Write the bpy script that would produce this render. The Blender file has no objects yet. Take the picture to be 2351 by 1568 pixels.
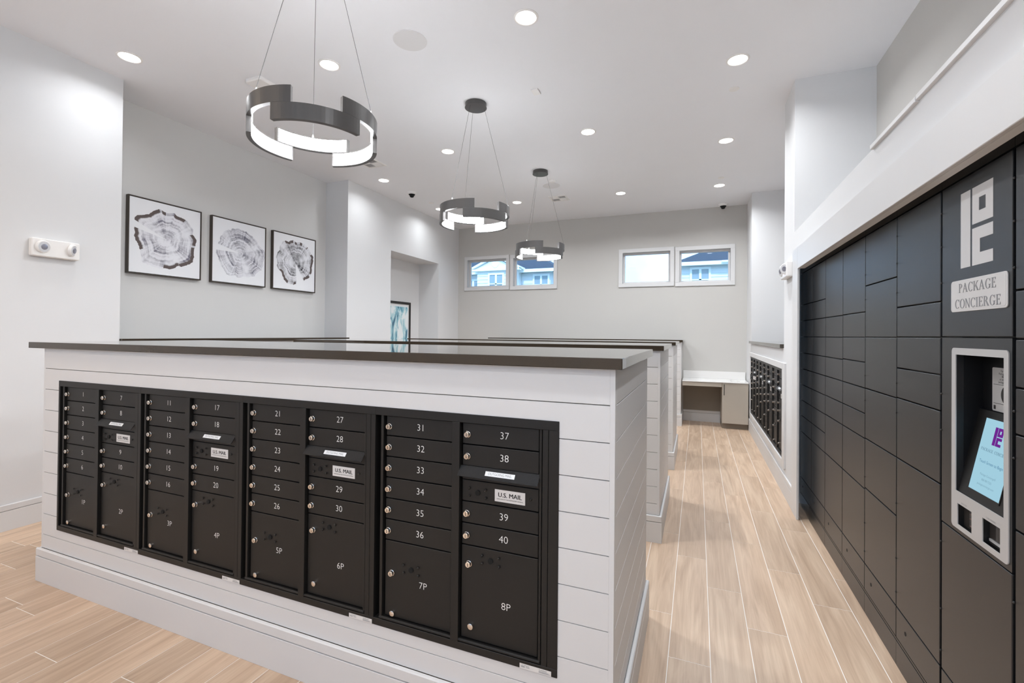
import bpy, bmesh, math, random
from mathutils import Matrix, Vector
R = math.radians
random.seed(7)
scene = bpy.context.scene
COL = scene.collection

# ------------------------------------------------------------------ camera
F_PX, YAW, PITCH, ROLL, CAM_Z, SHIFT_PX = 1061.0962, -0.3816, 0.0075, 0.0094, 1.5473, -25.6714
cam = bpy.data.cameras.new('camera')
cam.sensor_fit = 'HORIZONTAL'; cam.sensor_width = 36.0
cam.lens = 36.0 * F_PX / 2351.0
cam.shift_y = SHIFT_PX / 2351.0
cam.clip_start = 0.02; cam.clip_end = 300
fwd = Vector((math.sin(YAW)*math.cos(PITCH), math.cos(YAW)*math.cos(PITCH), math.sin(PITCH)))
rt = Vector((math.cos(YAW), -math.sin(YAW), 0)); up = rt.cross(fwd)
r2 = rt*math.cos(ROLL) + up*math.sin(ROLL); u2 = -rt*math.sin(ROLL) + up*math.cos(ROLL)
co = bpy.data.objects.new('camera', cam); COL.objects.link(co)
mw = Matrix((r2, u2, -fwd)).transposed().to_4x4(); mw.translation = Vector((0, 0, CAM_Z))
co.matrix_world = mw
scene.camera = co

# ------------------------------------------------------------------ world, sun, exposure
world = bpy.data.worlds.new('world'); scene.world = world; world.use_nodes = True
nt = world.node_tree; nt.nodes.clear()
wo = nt.nodes.new('ShaderNodeOutputWorld'); bg = nt.nodes.new('ShaderNodeBackground')
tc = nt.nodes.new('ShaderNodeTexCoord'); sep = nt.nodes.new('ShaderNodeSeparateXYZ')
rmp = nt.nodes.new('ShaderNodeValToRGB'); nz = nt.nodes.new('ShaderNodeTexNoise'); mixc = nt.nodes.new('ShaderNodeMixRGB')
rmp.color_ramp.elements[0].position = 0.0; rmp.color_ramp.elements[0].color = (0.36, 0.66, 1.0, 1)
rmp.color_ramp.elements[1].position = 0.55; rmp.color_ramp.elements[1].color = (0.26, 0.52, 1.0, 1)
nz.inputs['Scale'].default_value = 5.0; nz.inputs['Detail'].default_value = 4
cr2 = nt.nodes.new('ShaderNodeValToRGB'); cr2.color_ramp.elements[0].position = 0.45; cr2.color_ramp.elements[1].position = 0.7
mixc.inputs[2].default_value = (0.50, 0.74, 1.0, 1)
nt.links.new(tc.outputs['Generated'], sep.inputs[0]); nt.links.new(sep.outputs['Z'], rmp.inputs[0])
nt.links.new(tc.outputs['Generated'], nz.inputs['Vector']); nt.links.new(nz.outputs['Fac'], cr2.inputs[0])
nt.links.new(cr2.outputs[0], mixc.inputs[0]); nt.links.new(rmp.outputs[0], mixc.inputs[1])
nt.links.new(mixc.outputs[0], bg.inputs[0]); bg.inputs[1].default_value = 2.3
nt.links.new(bg.outputs[0], wo.inputs[0])
sun = bpy.data.lights.new('sun', 'SUN'); sun.energy = 2.2; sun.color = (0.72, 0.88, 1.0); sun.angle = R(1.5)
so = bpy.data.objects.new('sun', sun); COL.objects.link(so); so.rotation_euler = (R(52), 0, R(14))
for px, pz, sx_, sz_ in ((-2.0, 2.3, 4.4, 1.2),):     # sampling portal in the added front opening (emits nothing itself)
    pl_ = bpy.data.lights.new('portal', 'AREA'); pl_.shape = 'RECTANGLE'; pl_.size = sx_; pl_.size_y = sz_; pl_.cycles.is_portal = True
    po = bpy.data.objects.new('portal', pl_); COL.objects.link(po); po.location = (px, -2.62, pz); po.rotation_euler = (R(90), 0, 0)
LAMP_W, LAMP_C = 20.5, (0.93, 0.965, 1.0)
PENDANT_E = 31.0
scene.view_settings.view_transform = 'Standard'; scene.view_settings.look = 'None'
scene.view_settings.gamma = 1.0; scene.view_settings.use_curve_mapping = False
scene.view_settings.exposure = 0.40
scene.cycles.use_denoising = True
scene.cycles.max_bounces = 10; scene.cycles.diffuse_bounces = 6; scene.cycles.sample_clamp_indirect = 6.0

ZC = 3.8524            # ceiling height
def lamp(loc, power=LAMP_W, parent=None):
    l = bpy.data.lights.new('lamp', 'AREA'); l.shape = 'DISK'; l.size = 0.13
    l.energy = power; l.color = LAMP_C; l.spread = R(150)
    o = bpy.data.objects.new('lamp', l); COL.objects.link(o); o.location = loc
    if parent: o.parent = parent
    return o
for bx in (-4.45, -2.95, -1.17, 0.62):      # unseen fill lamps added behind the viewpoint, power set per row
    for by in (0.9, -0.8, -2.2):
        if bx in (-4.45,) and by == 0.9: by = 0.5
        bl = lamp((bx, by, ZC-0.012), 6.5 if bx < -2 else (21.0 if bx > 0 else 4.0))
        if bx < -2: bl.data.color = (1.0, 0.80, 0.58)  # warm tint of the added lamps, to warm the left floor

# ------------------------------------------------------------------ materials
def s(r, g, b):
    f = lambda c: (c/255/12.92) if c/255 <= 0.04045 else ((c/255+0.055)/1.055)**2.4
    return (f(r), f(g), f(b), 1)
def N(t, k, **kw):
    n = t.nodes.new(k)
    for a, v in kw.items(): setattr(n, a, v)
    return n
def mat(name, col, rough=0.5, metal=0.0, bump=0.0, bscale=200.0, var=0.0, vscale=3.0, spec=0.5, coat=0.0):
    m = bpy.data.materials.new(name); m.use_nodes = True; t = m.node_tree; p = t.nodes['Principled BSDF']
    p.inputs['Base Color'].default_value = col; p.inputs['Roughness'].default_value = rough
    p.inputs['Metallic'].default_value = metal; p.inputs['Specular IOR Level'].default_value = spec
    p.inputs['Coat Weight'].default_value = coat
    c = N(t, 'ShaderNodeTexCoord')
    n = N(t, 'ShaderNodeTexNoise'); n.inputs['Scale'].default_value = vscale; n.inputs['Detail'].default_value = 3
    t.links.new(c.outputs['Object'], n.inputs['Vector'])
    mx = N(t, 'ShaderNodeMixRGB', blend_type='MULTIPLY'); mx.inputs[0].default_value = max(var, 0.02)
    mx.inputs[1].default_value = col; t.links.new(n.outputs['Fac'], mx.inputs[2])
    t.links.new(mx.outputs[0], p.inputs['Base Color'])
    if bump:
        b = N(t, 'ShaderNodeBump'); b.inputs['Strength'].default_value = bump; b.inputs['Distance'].default_value = 0.001
        n2 = N(t, 'ShaderNodeTexNoise'); n2.inputs['Scale'].default_value = bscale; n2.inputs['Detail'].default_value = 2
        t.links.new(c.outputs['Object'], n2.inputs['Vector'])
        t.links.new(n2.outputs['Fac'], b.inputs['Height']); t.links.new(b.outputs[0], p.inputs['Normal'])
    return m
def emit(name, col, e):
    m = bpy.data.materials.new(name); m.use_nodes = True; t = m.node_tree; t.nodes.clear()
    o = N(t, 'ShaderNodeOutputMaterial'); em = N(t, 'ShaderNodeEmission')
    em.inputs[0].default_value = col; em.inputs[1].default_value = e
    t.links.new(em.outputs[0], o.inputs[0]); return m
def glass(name, tint=(0.96, 0.98, 1.0, 1)):
    m = bpy.data.materials.new(name); m.use_nodes = True; t = m.node_tree; t.nodes.clear()
    o = N(t, 'ShaderNodeOutputMaterial'); tr = N(t, 'ShaderNodeBsdfTransparent'); g = N(t, 'ShaderNodeBsdfGlossy')
    fr = N(t, 'ShaderNodeFresnel'); fr.inputs[0].default_value = 1.5; mx = N(t, 'ShaderNodeMixShader')
    tr.inputs[0].default_value = tint; g.inputs['Roughness'].default_value = 0.01
    t.links.new(fr.outputs[0], mx.inputs[0]); t.links.new(tr.outputs[0], mx.inputs[1]); t.links.new(g.outputs[0], mx.inputs[2])
    t.links.new(mx.outputs[0], o.inputs[0]); return m
M_WALL = mat('pale_grey_paint', (0.70, 0.70, 0.705, 1), 0.75, bump=0.12, bscale=260)
M_ACC = mat('warm_grey_paint', (0.545, 0.53, 0.505, 1), 0.75, bump=0.12, bscale=260)
M_REC = mat('recess_grey_paint', (0.66, 0.655, 0.645, 1), 0.75, bump=0.12, bscale=260)
M_CEIL = mat('ceiling_paint', (0.855, 0.86, 0.885, 1), 0.85, bump=0.1, bscale=300)
M_WHITE = mat('white_lacquer', (0.665, 0.66, 0.66, 1), 0.42)
M_GROOVE = mat('groove_shadow_gap', (0.30, 0.25, 0.20, 1), 0.9)
M_QUARTZ = mat('dark_quartz', (0.052, 0.040, 0.029, 1), 0.015, var=0.25, vscale=350, spec=0.55)
M_BLACK = mat('black_powder_coat', (0.0105, 0.0098, 0.0092, 1), 0.45, bump=0.25, bscale=900, spec=0.38)
M_PIT = mat('black_void', (0.003, 0.003, 0.003, 1), 0.9)
M_HOOD = mat('black_sparkle_coat', (0.010, 0.010, 0.011, 1), 0.34, bump=1.0, bscale=700, spec=0.3)
M_CHROME = mat('lock_chrome', (0.72, 0.66, 0.60, 1), 0.22, 1.0)
M_NUM = mat('engraved_white', (0.85, 0.84, 0.82, 1), 0.5)
M_LABEL = mat('label_silver', (0.72, 0.70, 0.68, 1), 0.4)
M_PAPER = mat('label_paper', (0.82, 0.83, 0.84, 1), 0.5)
M_INK = mat('black_ink', (0.02, 0.018, 0.017, 1), 0.6)
M_GREYINK = mat('grey_ink', (0.25, 0.25, 0.26, 1), 0.6)
M_LOCK = mat('charcoal_powder_coat', (0.013, 0.0132, 0.0142, 1), 0.22, bump=0.5, bscale=950, spec=0.5)
M_SILVER = mat('brushed_silver', (0.56, 0.55, 0.545, 1), 0.38, 0.35)
M_VINYL = mat('silver_vinyl', (0.60, 0.585, 0.575, 1), 0.4)
M_DGREY = mat('dark_grey_metal', (0.082, 0.077, 0.075, 1), 0.33, 0.25)
M_CABLE = mat('steel_cable', (0.10, 0.10, 0.10, 1), 0.4, 0.6)
M_PLASTIC = mat('white_plastic', (0.84, 0.82, 0.80, 1), 0.4)
M_LENS = mat('lamp_lens', (0.66, 0.66, 0.68, 1), 0.3, 0.2)
M_LENSD = mat('lamp_lens_dark', (0.30, 0.30, 0.35, 1), 0.15, 0.6)
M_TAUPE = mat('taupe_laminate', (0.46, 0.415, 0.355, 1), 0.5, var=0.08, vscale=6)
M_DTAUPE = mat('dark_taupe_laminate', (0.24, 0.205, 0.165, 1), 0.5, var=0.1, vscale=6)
M_QWHITE = mat('white_quartz', (0.80, 0.79, 0.775, 1), 0.2)
M_BRONZE = mat('dark_bronze_frame', (0.045, 0.032, 0.022, 1), 0.45)
M_DISC = emit('lamp_diffuser', (1.0, 0.97, 0.93, 1), 8.0)
M_LED = emit('ring_diffuser', (0.945, 0.97, 1.0, 1), PENDANT_E)
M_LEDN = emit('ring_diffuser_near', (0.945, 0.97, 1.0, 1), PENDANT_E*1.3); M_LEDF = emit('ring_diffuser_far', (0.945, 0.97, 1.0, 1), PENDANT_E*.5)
M_SCREEN = emit('screen_glow', (0.27, 0.46, 0.55, 1), 1.0)
M_PURPLE = emit('screen_purple', (0.15, 0.02, 0.26, 1), 0.8)
M_SBLUE = emit('screen_blue_text', (0.06, 0.17, 0.29, 1), 0.9)
M_SGREY = emit('screen_grey_text', (0.17, 0.30, 0.38, 1), 0.9)
M_GLED = emit('green_led', (0.05, 0.9, 0.25, 1), 1.2)
M_GLASS = glass('window_glass')
M_RECESS = mat('recess_unlit_black', (0.005, 0.005, 0.006, 1), 0.5, bump=0.6, bscale=500, spec=0.25)  # kiosk recess: its lack of light is put into this near-black colour
M_SMOKE = mat('smoked_window', (0.035, 0.03, 0.027, 1), 0.1)
M_COPPER = mat('reader_parts', (0.16, 0.09, 0.07, 1), 0.3, 0.5)
M_SIDING = mat('white_siding', (0.80, 0.80, 0.80, 1), 0.7)
M_ROOF = mat('blue_grey_shingles', (0.07, 0.085, 0.105, 1), 0.9, var=0.6, vscale=9, bump=0.4, bscale=12)
M_HTRIM = mat('white_house_trim', (0.9, 0.9, 0.9, 1), 0.6)
M_HGLASS = mat('house_window_glass', (0.30, 0.36, 0.40, 1), 0.12)
M_GRASS = mat('lawn_green', (0.10, 0.16, 0.06, 1), 0.9, var=0.4, vscale=2)
M_GROUT = mat('pale_grout', (0.86, 0.83, 0.79, 1), 0.8)

def wood():
    m = bpy.data.materials.new('oak_look_porcelain'); m.use_nodes = True; t = m.node_tree; p = t.nodes['Principled BSDF']
    oi = N(t, 'ShaderNodeObjectInfo'); c = N(t, 'ShaderNodeTexCoord'); g = N(t, 'ShaderNodeNewGeometry')
    off = N(t, 'ShaderNodeMath', operation='MULTIPLY'); off.inputs[1].default_value = 63.0
    t.links.new(oi.outputs['Random'], off.inputs[0])
    cmb = N(t, 'ShaderNodeCombineXYZ'); t.links.new(off.outputs[0], cmb.inputs[2]); t.links.new(off.outputs[0], cmb.inputs[0])
    add = N(t, 'ShaderNodeVectorMath', operation='ADD')
    t.links.new(g.outputs['Position'], add.inputs[0]); t.links.new(cmb.outputs[0], add.inputs[1])
    mp = N(t, 'ShaderNodeMapping'); mp.inputs['Scale'].default_value = (14, 1.1, 14); t.links.new(add.outputs[0], mp.inputs[0])
    n1 = N(t, 'ShaderNodeTexNoise'); n1.inputs['Scale'].default_value = 1.0; n1.inputs['Detail'].default_value = 5; n1.inputs['Distortion'].default_value = 1.6
    t.links.new(mp.outputs[0], n1.inputs['Vector'])
    mp2 = N(t, 'ShaderNodeMapping'); mp2.inputs['Scale'].default_value = (120, 3.5, 120); t.links.new(add.outputs[0], mp2.inputs[0])
    n2 = N(t, 'ShaderNodeTexNoise'); n2.inputs['Scale'].default_value = 1.0; n2.inputs['Detail'].default_value = 4
    t.links.new(mp2.outputs[0], n2.inputs['Vector'])
    r1 = N(t, 'ShaderNodeValToRGB'); e = r1.color_ramp.elements
    e[0].position = 0.28; e[0].color = (0.46, 0.325, 0.225, 1); e[1].position = 0.68; e[1].color = (0.64, 0.485, 0.355, 1)
    x = e.new(0.5); x.color = (0.56, 0.408, 0.292, 1)
    t.links.new(n1.outputs['Fac'], r1.inputs[0])
    r2_ = N(t, 'ShaderNodeValToRGB'); r2_.color_ramp.elements[0].position = 0.3; r2_.color_ramp.elements[0].color = (0.88, 0.86, 0.84, 1)
    r2_.color_ramp.elements[1].position = 0.62; r2_.color_ramp.elements[1].color = (1, 1, 1, 1)
    t.links.new(n2.outputs['Fac'], r2_.inputs[0])
    mx = N(t, 'ShaderNodeMixRGB', blend_type='MULTIPLY'); mx.inputs[0].default_value = 0.85
    t.links.new(r1.outputs[0], mx.inputs[1]); t.links.new(r2_.outputs[0], mx.inputs[2])
    mr = N(t, 'ShaderNodeMapRange'); mr.inputs[3].default_value = 0.90; mr.inputs[4].default_value = 1.10
    t.links.new(oi.outputs['Random'], mr.inputs[0])
    hs = N(t, 'ShaderNodeHueSaturation'); t.links.new(mr.outputs[0], hs.inputs['Value']); t.links.new(mx.outputs[0], hs.inputs['Color'])
    t.links.new(hs.outputs[0], p.inputs['Base Color']); p.inputs['Roughness'].default_value = 0.38
    return m
M_WOOD = wood()

def ring_art(name, centre, freq, dark, wedge, seed, rad, contrast, bark=.52, core=0.0):
    """abstract print: distorted growth rings in grey on white canvas (object coords: y right, z up)"""
    m = bpy.data.materials.new(name); m.use_nodes = True; t = m.node_tree; p = t.nodes['Principled BSDF']
    p.inputs['Roughness'].default_value = 0.6; L = t.links.new
    c = N(t, 'ShaderNodeTexCoord'); sb = N(t, 'ShaderNodeVectorMath', operation='SUBTRACT'); sb.inputs[1].default_value = (0, centre[0], centre[1])
    L(c.outputs['Object'], sb.inputs[0])
    fl = N(t, 'ShaderNodeVectorMath', operation='MULTIPLY'); fl.inputs[1].default_value = (0, 1, 1); L(sb.outputs[0], fl.inputs[0])
    ln = N(t, 'ShaderNodeVectorMath', operation='LENGTH'); L(fl.outputs[0], ln.inputs[0])
    nm = N(t, 'ShaderNodeVectorMath', operation='NORMALIZE'); L(fl.outputs[0], nm.inputs[0])
    # angular wobble
    ad = N(t, 'ShaderNodeVectorMath', operation='ADD'); ad.inputs[1].default_value = (seed*7.3, 0, 0); L(nm.outputs[0], ad.inputs[0])
    na = N(t, 'ShaderNodeTexNoise'); na.inputs['Scale'].default_value = 1.8; na.inputs['Detail'].default_value = 4; L(ad.outputs[0], na.inputs['Vector'])
    k = N(t, 'ShaderNodeMapRange'); k.inputs[3].default_value = 1.32; k.inputs[4].default_value = 0.72; L(na.outputs['Fac'], k.inputs[0])
    rr = N(t, 'ShaderNodeMath', operation='MULTIPLY'); L(ln.outputs['Value'], rr.inputs[0]); L(k.outputs[0], rr.inputs[1])
    # rings : 1-d noise along r with slight angular spread
    sc = N(t, 'ShaderNodeVectorMath', operation='SCALE'); sc.inputs['Scale'].default_value = 0.55; L(ad.outputs[0], sc.inputs[0])
    cb = N(t, 'ShaderNodeCombineXYZ'); rf = N(t, 'ShaderNodeMath', operation='MULTIPLY'); rf.inputs[1].default_value = freq; L(rr.outputs[0], rf.inputs[0]); L(rf.outputs[0], cb.inputs[0])
    av = N(t, 'ShaderNodeVectorMath', operation='ADD'); L(cb.outputs[0], av.inputs[0]); L(sc.outputs[0], av.inputs[1])
    nr = N(t, 'ShaderNodeTexNoise'); nr.inputs['Scale'].default_value = 1.0; nr.inputs['Detail'].default_value = 6; nr.inputs['Roughness'].default_value = 0.65; L(av.outputs[0], nr.inputs['Vector'])
    rp = N(t, 'ShaderNodeValToRGB'); e = rp.color_ramp.elements
    e[0].position = 0.36; e[0].color = dark; e[1].position = contrast; e[1].color = (0.78, 0.78, 0.83, 1)
    kr = N(t, 'ShaderNodeMapRange'); kr.inputs[1].default_value = 0; kr.inputs[2].default_value = rad*.55; kr.inputs[3].default_value = -core; kr.inputs[4].default_value = 0; L(rr.outputs[0], kr.inputs[0])
    n6 = N(t, 'ShaderNodeTexNoise'); n6.inputs['Scale'].default_value = 11; n6.inputs['Detail'].default_value = 3; L(ad.outputs[0], n6.inputs['Vector'])
    m6 = N(t, 'ShaderNodeMapRange'); m6.inputs[3].default_value = -.16; m6.inputs[4].default_value = .16; L(n6.outputs['Fac'], m6.inputs[0])
    s6 = N(t, 'ShaderNodeMath', operation='ADD'); L(nr.outputs['Fac'], s6.inputs[0]); L(m6.outputs[0], s6.inputs[1])
    sm = N(t, 'ShaderNodeMath', operation='ADD'); L(s6.outputs[0], sm.inputs[0]); L(kr.outputs[0], sm.inputs[1]); L(sm.outputs[0], rp.inputs[0])
    # patchy bleaching
    nb = N(t, 'ShaderNodeTexNoise'); nb.inputs['Scale'].default_value = 7; nb.inputs['Detail'].default_value = 3; L(c.outputs['Object'], nb.inputs['Vector'])
    rb = N(t, 'ShaderNodeValToRGB'); rb.color_ramp.elements[0].position = 0.38; rb.color_ramp.elements[1].position = 0.72; L(nb.outputs['Fac'], rb.inputs[0])
    mb = N(t, 'ShaderNodeMixRGB'); mb.inputs[2].default_value = (0.82, 0.83, 0.87, 1); L(rb.outputs[0], mb.inputs[0]); L(rp.outputs[0], mb.inputs[1])
    # bark patches near the rim
    br = N(t, 'ShaderNodeMapRange'); br.inputs[1].default_value = rad*0.86; br.inputs[2].default_value = rad*0.90; L(rr.outputs[0], br.inputs[0])
    n4 = N(t, 'ShaderNodeTexNoise'); n4.inputs['Scale'].default_value = 2.3; n4.inputs['Detail'].default_value = 1
    a4 = N(t, 'ShaderNodeVectorMath', operation='ADD'); a4.inputs[1].default_value = (seed*3.1+4, 1, 2); L(nm.outputs[0], a4.inputs[0]); L(a4.outputs[0], n4.inputs['Vector'])
    g4 = N(t, 'ShaderNodeMath', operation='GREATER_THAN'); g4.inputs[1].default_value = bark; L(n4.outputs['Fac'], g4.inputs[0])
    bm = N(t, 'ShaderNodeMath', operation='MULTIPLY'); L(br.outputs[0], bm.inputs[0]); L(g4.outputs[0], bm.inputs[1])
    mk = N(t, 'ShaderNodeMixRGB'); mk.inputs[2].default_value = (0.10, 0.075, 0.07, 1); L(bm.outputs[0], mk.inputs[0]); L(mb.outputs[0], mk.inputs[1])
    # outside of the log and the split wedge : white canvas
    g1 = N(t, 'ShaderNodeMath', operation='GREATER_THAN'); g1.inputs[1].default_value = rad; L(rr.outputs[0], g1.inputs[0])
    dt = N(t, 'ShaderNodeVectorMath', operation='DOT_PRODUCT'); dt.inputs[1].default_value = (0, math.cos(wedge[0]), math.sin(wedge[0])); L(nm.outputs[0], dt.inputs[0])
    g2 = N(t, 'ShaderNodeMath', operation='GREATER_THAN'); g2.inputs[1].default_value = math.cos(wedge[1]); L(dt.outputs['Value'], g2.inputs[0])
    mxx = N(t, 'ShaderNodeMath', operation='MAXIMUM'); L(g1.outputs[0], mxx.inputs[0]); L(g2.outputs[0], mxx.inputs[1])
    fin = N(t, 'ShaderNodeMixRGB'); fin.inputs[2].default_value = (0.84, 0.85, 0.88, 1); L(mxx.outputs[0], fin.inputs[0]); L(mk.outputs[0], fin.inputs[1])
    L(fin.outputs[0], p.inputs['Base Color']); return m
def teal_art():
    m = bpy.data.materials.new('teal_wash'); m.use_nodes = True; t = m.node_tree; p = t.nodes['Principled BSDF']; L = t.links.new
    c = N(t, 'ShaderNodeTexCoord'); mp = N(t, 'ShaderNodeMapping'); mp.inputs['Scale'].default_value = (1, 5.0, 2.2); mp.inputs['Location'].default_value = (0, 0.4, 0.9); L(c.outputs['Object'], mp.inputs[0])
    n = N(t, 'ShaderNodeTexNoise'); n.inputs['Scale'].default_value = 1.3; n.inputs['Detail'].default_value = 5; n.inputs['Distortion'].default_value = 0.8; L(mp.outputs[0], n.inputs['Vector'])
    r = N(t, 'ShaderNodeValToRGB'); e = r.color_ramp.elements
    e[0].position = 0.36; e[0].color = (0.06, 0.14, 0.22, 1); e[1].position = 0.56; e[1].color = (0.80, 0.86, 0.88, 1)
    x = e.new(0.42); x.color = (0.13, 0.36, 0.48, 1); x = e.new(0.49); x.color = (0.45, 0.68, 0.73, 1)
    L(n.outputs['Fac'], r.inputs[0]); L(r.outputs[0], p.inputs['Base Color']); p.inputs['Roughness'].default_value = 0.4; return m

# ------------------------------------------------------------------ builders
MW = {}
def wm(o): return MW[o.name] if o is not None else Matrix()
class MB:
    def __init__(self): self.v = []; self.f = []; self.m = []
    def add(self, vs, fs, mi=0):
        n = len(self.v); self.v += [tuple(a) for a in vs]
        for f in fs: self.f.append([n+i for i in f]); self.m.append(mi)
        return self
    def box(self, x0, y0, z0, x1, y1, z1, mi=0):
        x0, x1 = min(x0, x1), max(x0, x1); y0, y1 = min(y0, y1), max(y0, y1); z0, z1 = min(z0, z1), max(z0, z1)
        return self.add([(x0,y0,z0),(x1,y0,z0),(x1,y1,z0),(x0,y1,z0),(x0,y0,z1),(x1,y0,z1),(x1,y1,z1),(x0,y1,z1)],
                        [(0,3,2,1),(4,5,6,7),(0,1,5,4),(1,2,6,5),(2,3,7,6),(3,0,4,7)], mi)
    def prism(self, pts, fn, a, b, mi=0):
        """polygon pts (p,q) swept from a to b; fn(p,q,t) -> xyz"""
        n = len(pts)
        self.add([fn(p, q, a) for p, q in pts] + [fn(p, q, b) for p, q in pts],
                 [tuple(range(n))[::-1], tuple(range(n, 2*n))] + [(i, (i+1) % n, n+(i+1) % n, n+i) for i in range(n)], mi)
        return self
    def cyl(self, c, ax, r, h, n=20, mi=0, r2=None):
        """cylinder from c along unit axis ax for h"""
        ax = Vector(ax).normalized(); a = ax.orthogonal().normalized(); b = ax.cross(a); c = Vector(c)
        r2 = r if r2 is None else r2
        p0 = [c + a*r*math.cos(2*math.pi*i/n) + b*r*math.sin(2*math.pi*i/n) for i in range(n)]
        p1 = [c + ax*h + a*r2*math.cos(2*math.pi*i/n) + b*r2*math.sin(2*math.pi*i/n) for i in range(n)]
        return self.add(p0+p1, [tuple(range(n))[::-1], tuple(range(n, 2*n))] + [(i, (i+1) % n, n+(i+1) % n, n+i) for i in range(n)], mi)
    def lathe(self, c, ax, prof, n=24, mi=0):
        ax = Vector(ax).normalized(); a = ax.orthogonal().normalized(); b = ax.cross(a); c = Vector(c); vs = []
        for r, h in prof:
            vs += [c + ax*h + (a*math.cos(2*math.pi*i/n) + b*math.sin(2*math.pi*i/n))*max(r, 1e-5) for i in range(n)]
        k = len(prof); fs = [(j*n+i, j*n+(i+1) % n, (j+1)*n+(i+1) % n, (j+1)*n+i) for j in range(k-1) for i in range(n)]
        fs += [tuple(range(n))[::-1], tuple(range((k-1)*n, k*n))]
        return self.add(vs, fs, mi)
    def sector(self, c, r0, r1, a0, a1, z0, z1, n=24, mi=0):
        vs = []
        for i in range(n+1):
            a = a0 + (a1-a0)*i/n; x, y = math.cos(a), math.sin(a)
            vs += [(c[0]+r0*x, c[1]+r0*y, z0), (c[0]+r1*x, c[1]+r1*y, z0), (c[0]+r1*x, c[1]+r1*y, z1), (c[0]+r0*x, c[1]+r0*y, z1)]
        fs = []
        for i in range(n):
            k = 4*i
            for j in range(4): fs.append((k+j, k+(j+1) % 4, k+4+(j+1) % 4, k+4+j))
        fs += [(3, 2, 1, 0), (4*n, 4*n+1, 4*n+2, 4*n+3)]
        return self.add(vs, fs, mi)
    def rod(self, a, b, r, n=8, mi=0):
        a = Vector(a); b = Vector(b); return self.cyl(a, b-a, r, (b-a).length, n, mi)
    def build(self, name, mats, parent=None, bevel=0.0, smooth=False, world=True, segs=1, **tags):
        if not isinstance(mats, (list, tuple)): mats = [mats]
        top = parent is None; T = wm(parent)
        vs = self.v; loc = Vector((0, 0, 0))
        if top:
            lo = [min(v[i] for v in vs) for i in range(3)]; hi = [max(v[i] for v in vs) for i in range(3)]
            loc = Vector(((lo[0]+hi[0])/2, (lo[1]+hi[1])/2, lo[2]))
            if tags.get('kind') == 'structure': loc = Vector((0, 0, 0))
            vs = [Vector(v)-loc for v in vs]
        elif world:
            I = T.inverted(); vs = [I @ Vector(v) for v in vs]
        me = bpy.data.meshes.new(name); me.from_pydata([tuple(v) for v in vs], [], self.f)
        for m in mats: me.materials.append(m)
        me.polygons.foreach_set('material_index', self.m)
        bm = bmesh.new(); bm.from_mesh(me); bmesh.ops.recalc_face_normals(bm, faces=bm.faces)
        if bevel:
            ed = [e for e in bm.edges if len(e.link_faces) == 2 and e.calc_face_angle(0) > 0.7]
            bmesh.ops.bevel(bm, geom=ed, offset=bevel, segments=segs, profile=0.5, affect='EDGES')
        if smooth:
            for f in bm.faces: f.smooth = True
            for e in bm.edges:
                if len(e.link_faces) == 2 and e.calc_face_angle(0) > 0.6: e.smooth = False
        bm.to_mesh(me); bm.free()
        o = bpy.data.objects.new(name, me); COL.objects.link(o)
        if parent is not None: o.parent = parent; MW[o.name] = T
        else: o.location = loc; MW[o.name] = Matrix.Translation(loc)
        tag(o, **tags); return o
def tag(o, label=None, cat=None, group=None, kind=None):
    if label: o['label'] = label
    if cat: o['category'] = cat
    if group: o['group'] = group
    if kind: o['kind'] = kind
def thing(name, loc, label, cat, rz=0.0, group=None, kind=None, sx=1.0):
    o = bpy.data.objects.new(name, None); COL.objects.link(o); o.empty_display_size = 0.1
    o.location = loc; o.rotation_euler = (0, 0, rz); o.scale = (sx, 1, 1)
    MW[o.name] = Matrix.Translation(loc) @ Matrix.Rotation(rz, 4, 'Z') @ Matrix.Diagonal((sx, 1, 1, 1))
    tag(o, label, cat, group, kind); return o
def dup(o, parent=None):
    c = o.copy(); COL.objects.link(c); c.parent = parent
    for ch in list(o.children): dup(ch, c)
    return c
def box(name, m, b, parent=None, bevel=0.0, **tags): return MB().box(*b).build(name, m, parent, bevel, **tags)

# ------------------------------------------------------------------ lettering
TXT = {}
def prepare_text(jobs):
    obs = []
    for key, body, size, offset in jobs:
        cu = bpy.data.curves.new('txt', 'FONT'); cu.body = body; cu.size = size; cu.offset = offset
        cu.align_x = 'CENTER'; cu.align_y = 'CENTER'; cu.resolution_u = 3
        o = bpy.data.objects.new('txt', cu); COL.objects.link(o); obs.append((key, o))
    bpy.context.view_layer.update(); dg = bpy.context.evaluated_depsgraph_get()
    for key, o in obs:
        me = o.evaluated_get(dg).to_mesh()
        TXT[key] = ([tuple(v.co) for v in me.vertices], [tuple(p.vertices) for p in me.polygons])
        o.evaluated_get(dg).to_mesh_clear()
    for key, o in obs:
        cu = o.data; bpy.data.objects.remove(o); bpy.data.curves.remove(cu)
def text(mb, key, fn, mi=0):
    v, f = TXT[key]; mb.add([fn(x, y) for x, y, z in v], f, mi); return mb
jobs = [('%d' % i, '%d' % i, 0.0385, -0.0005) for i in range(1, 41)] + [('%dP' % i, '%dP' % i, 0.0385, -0.0005) for i in range(1, 9)]
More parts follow.
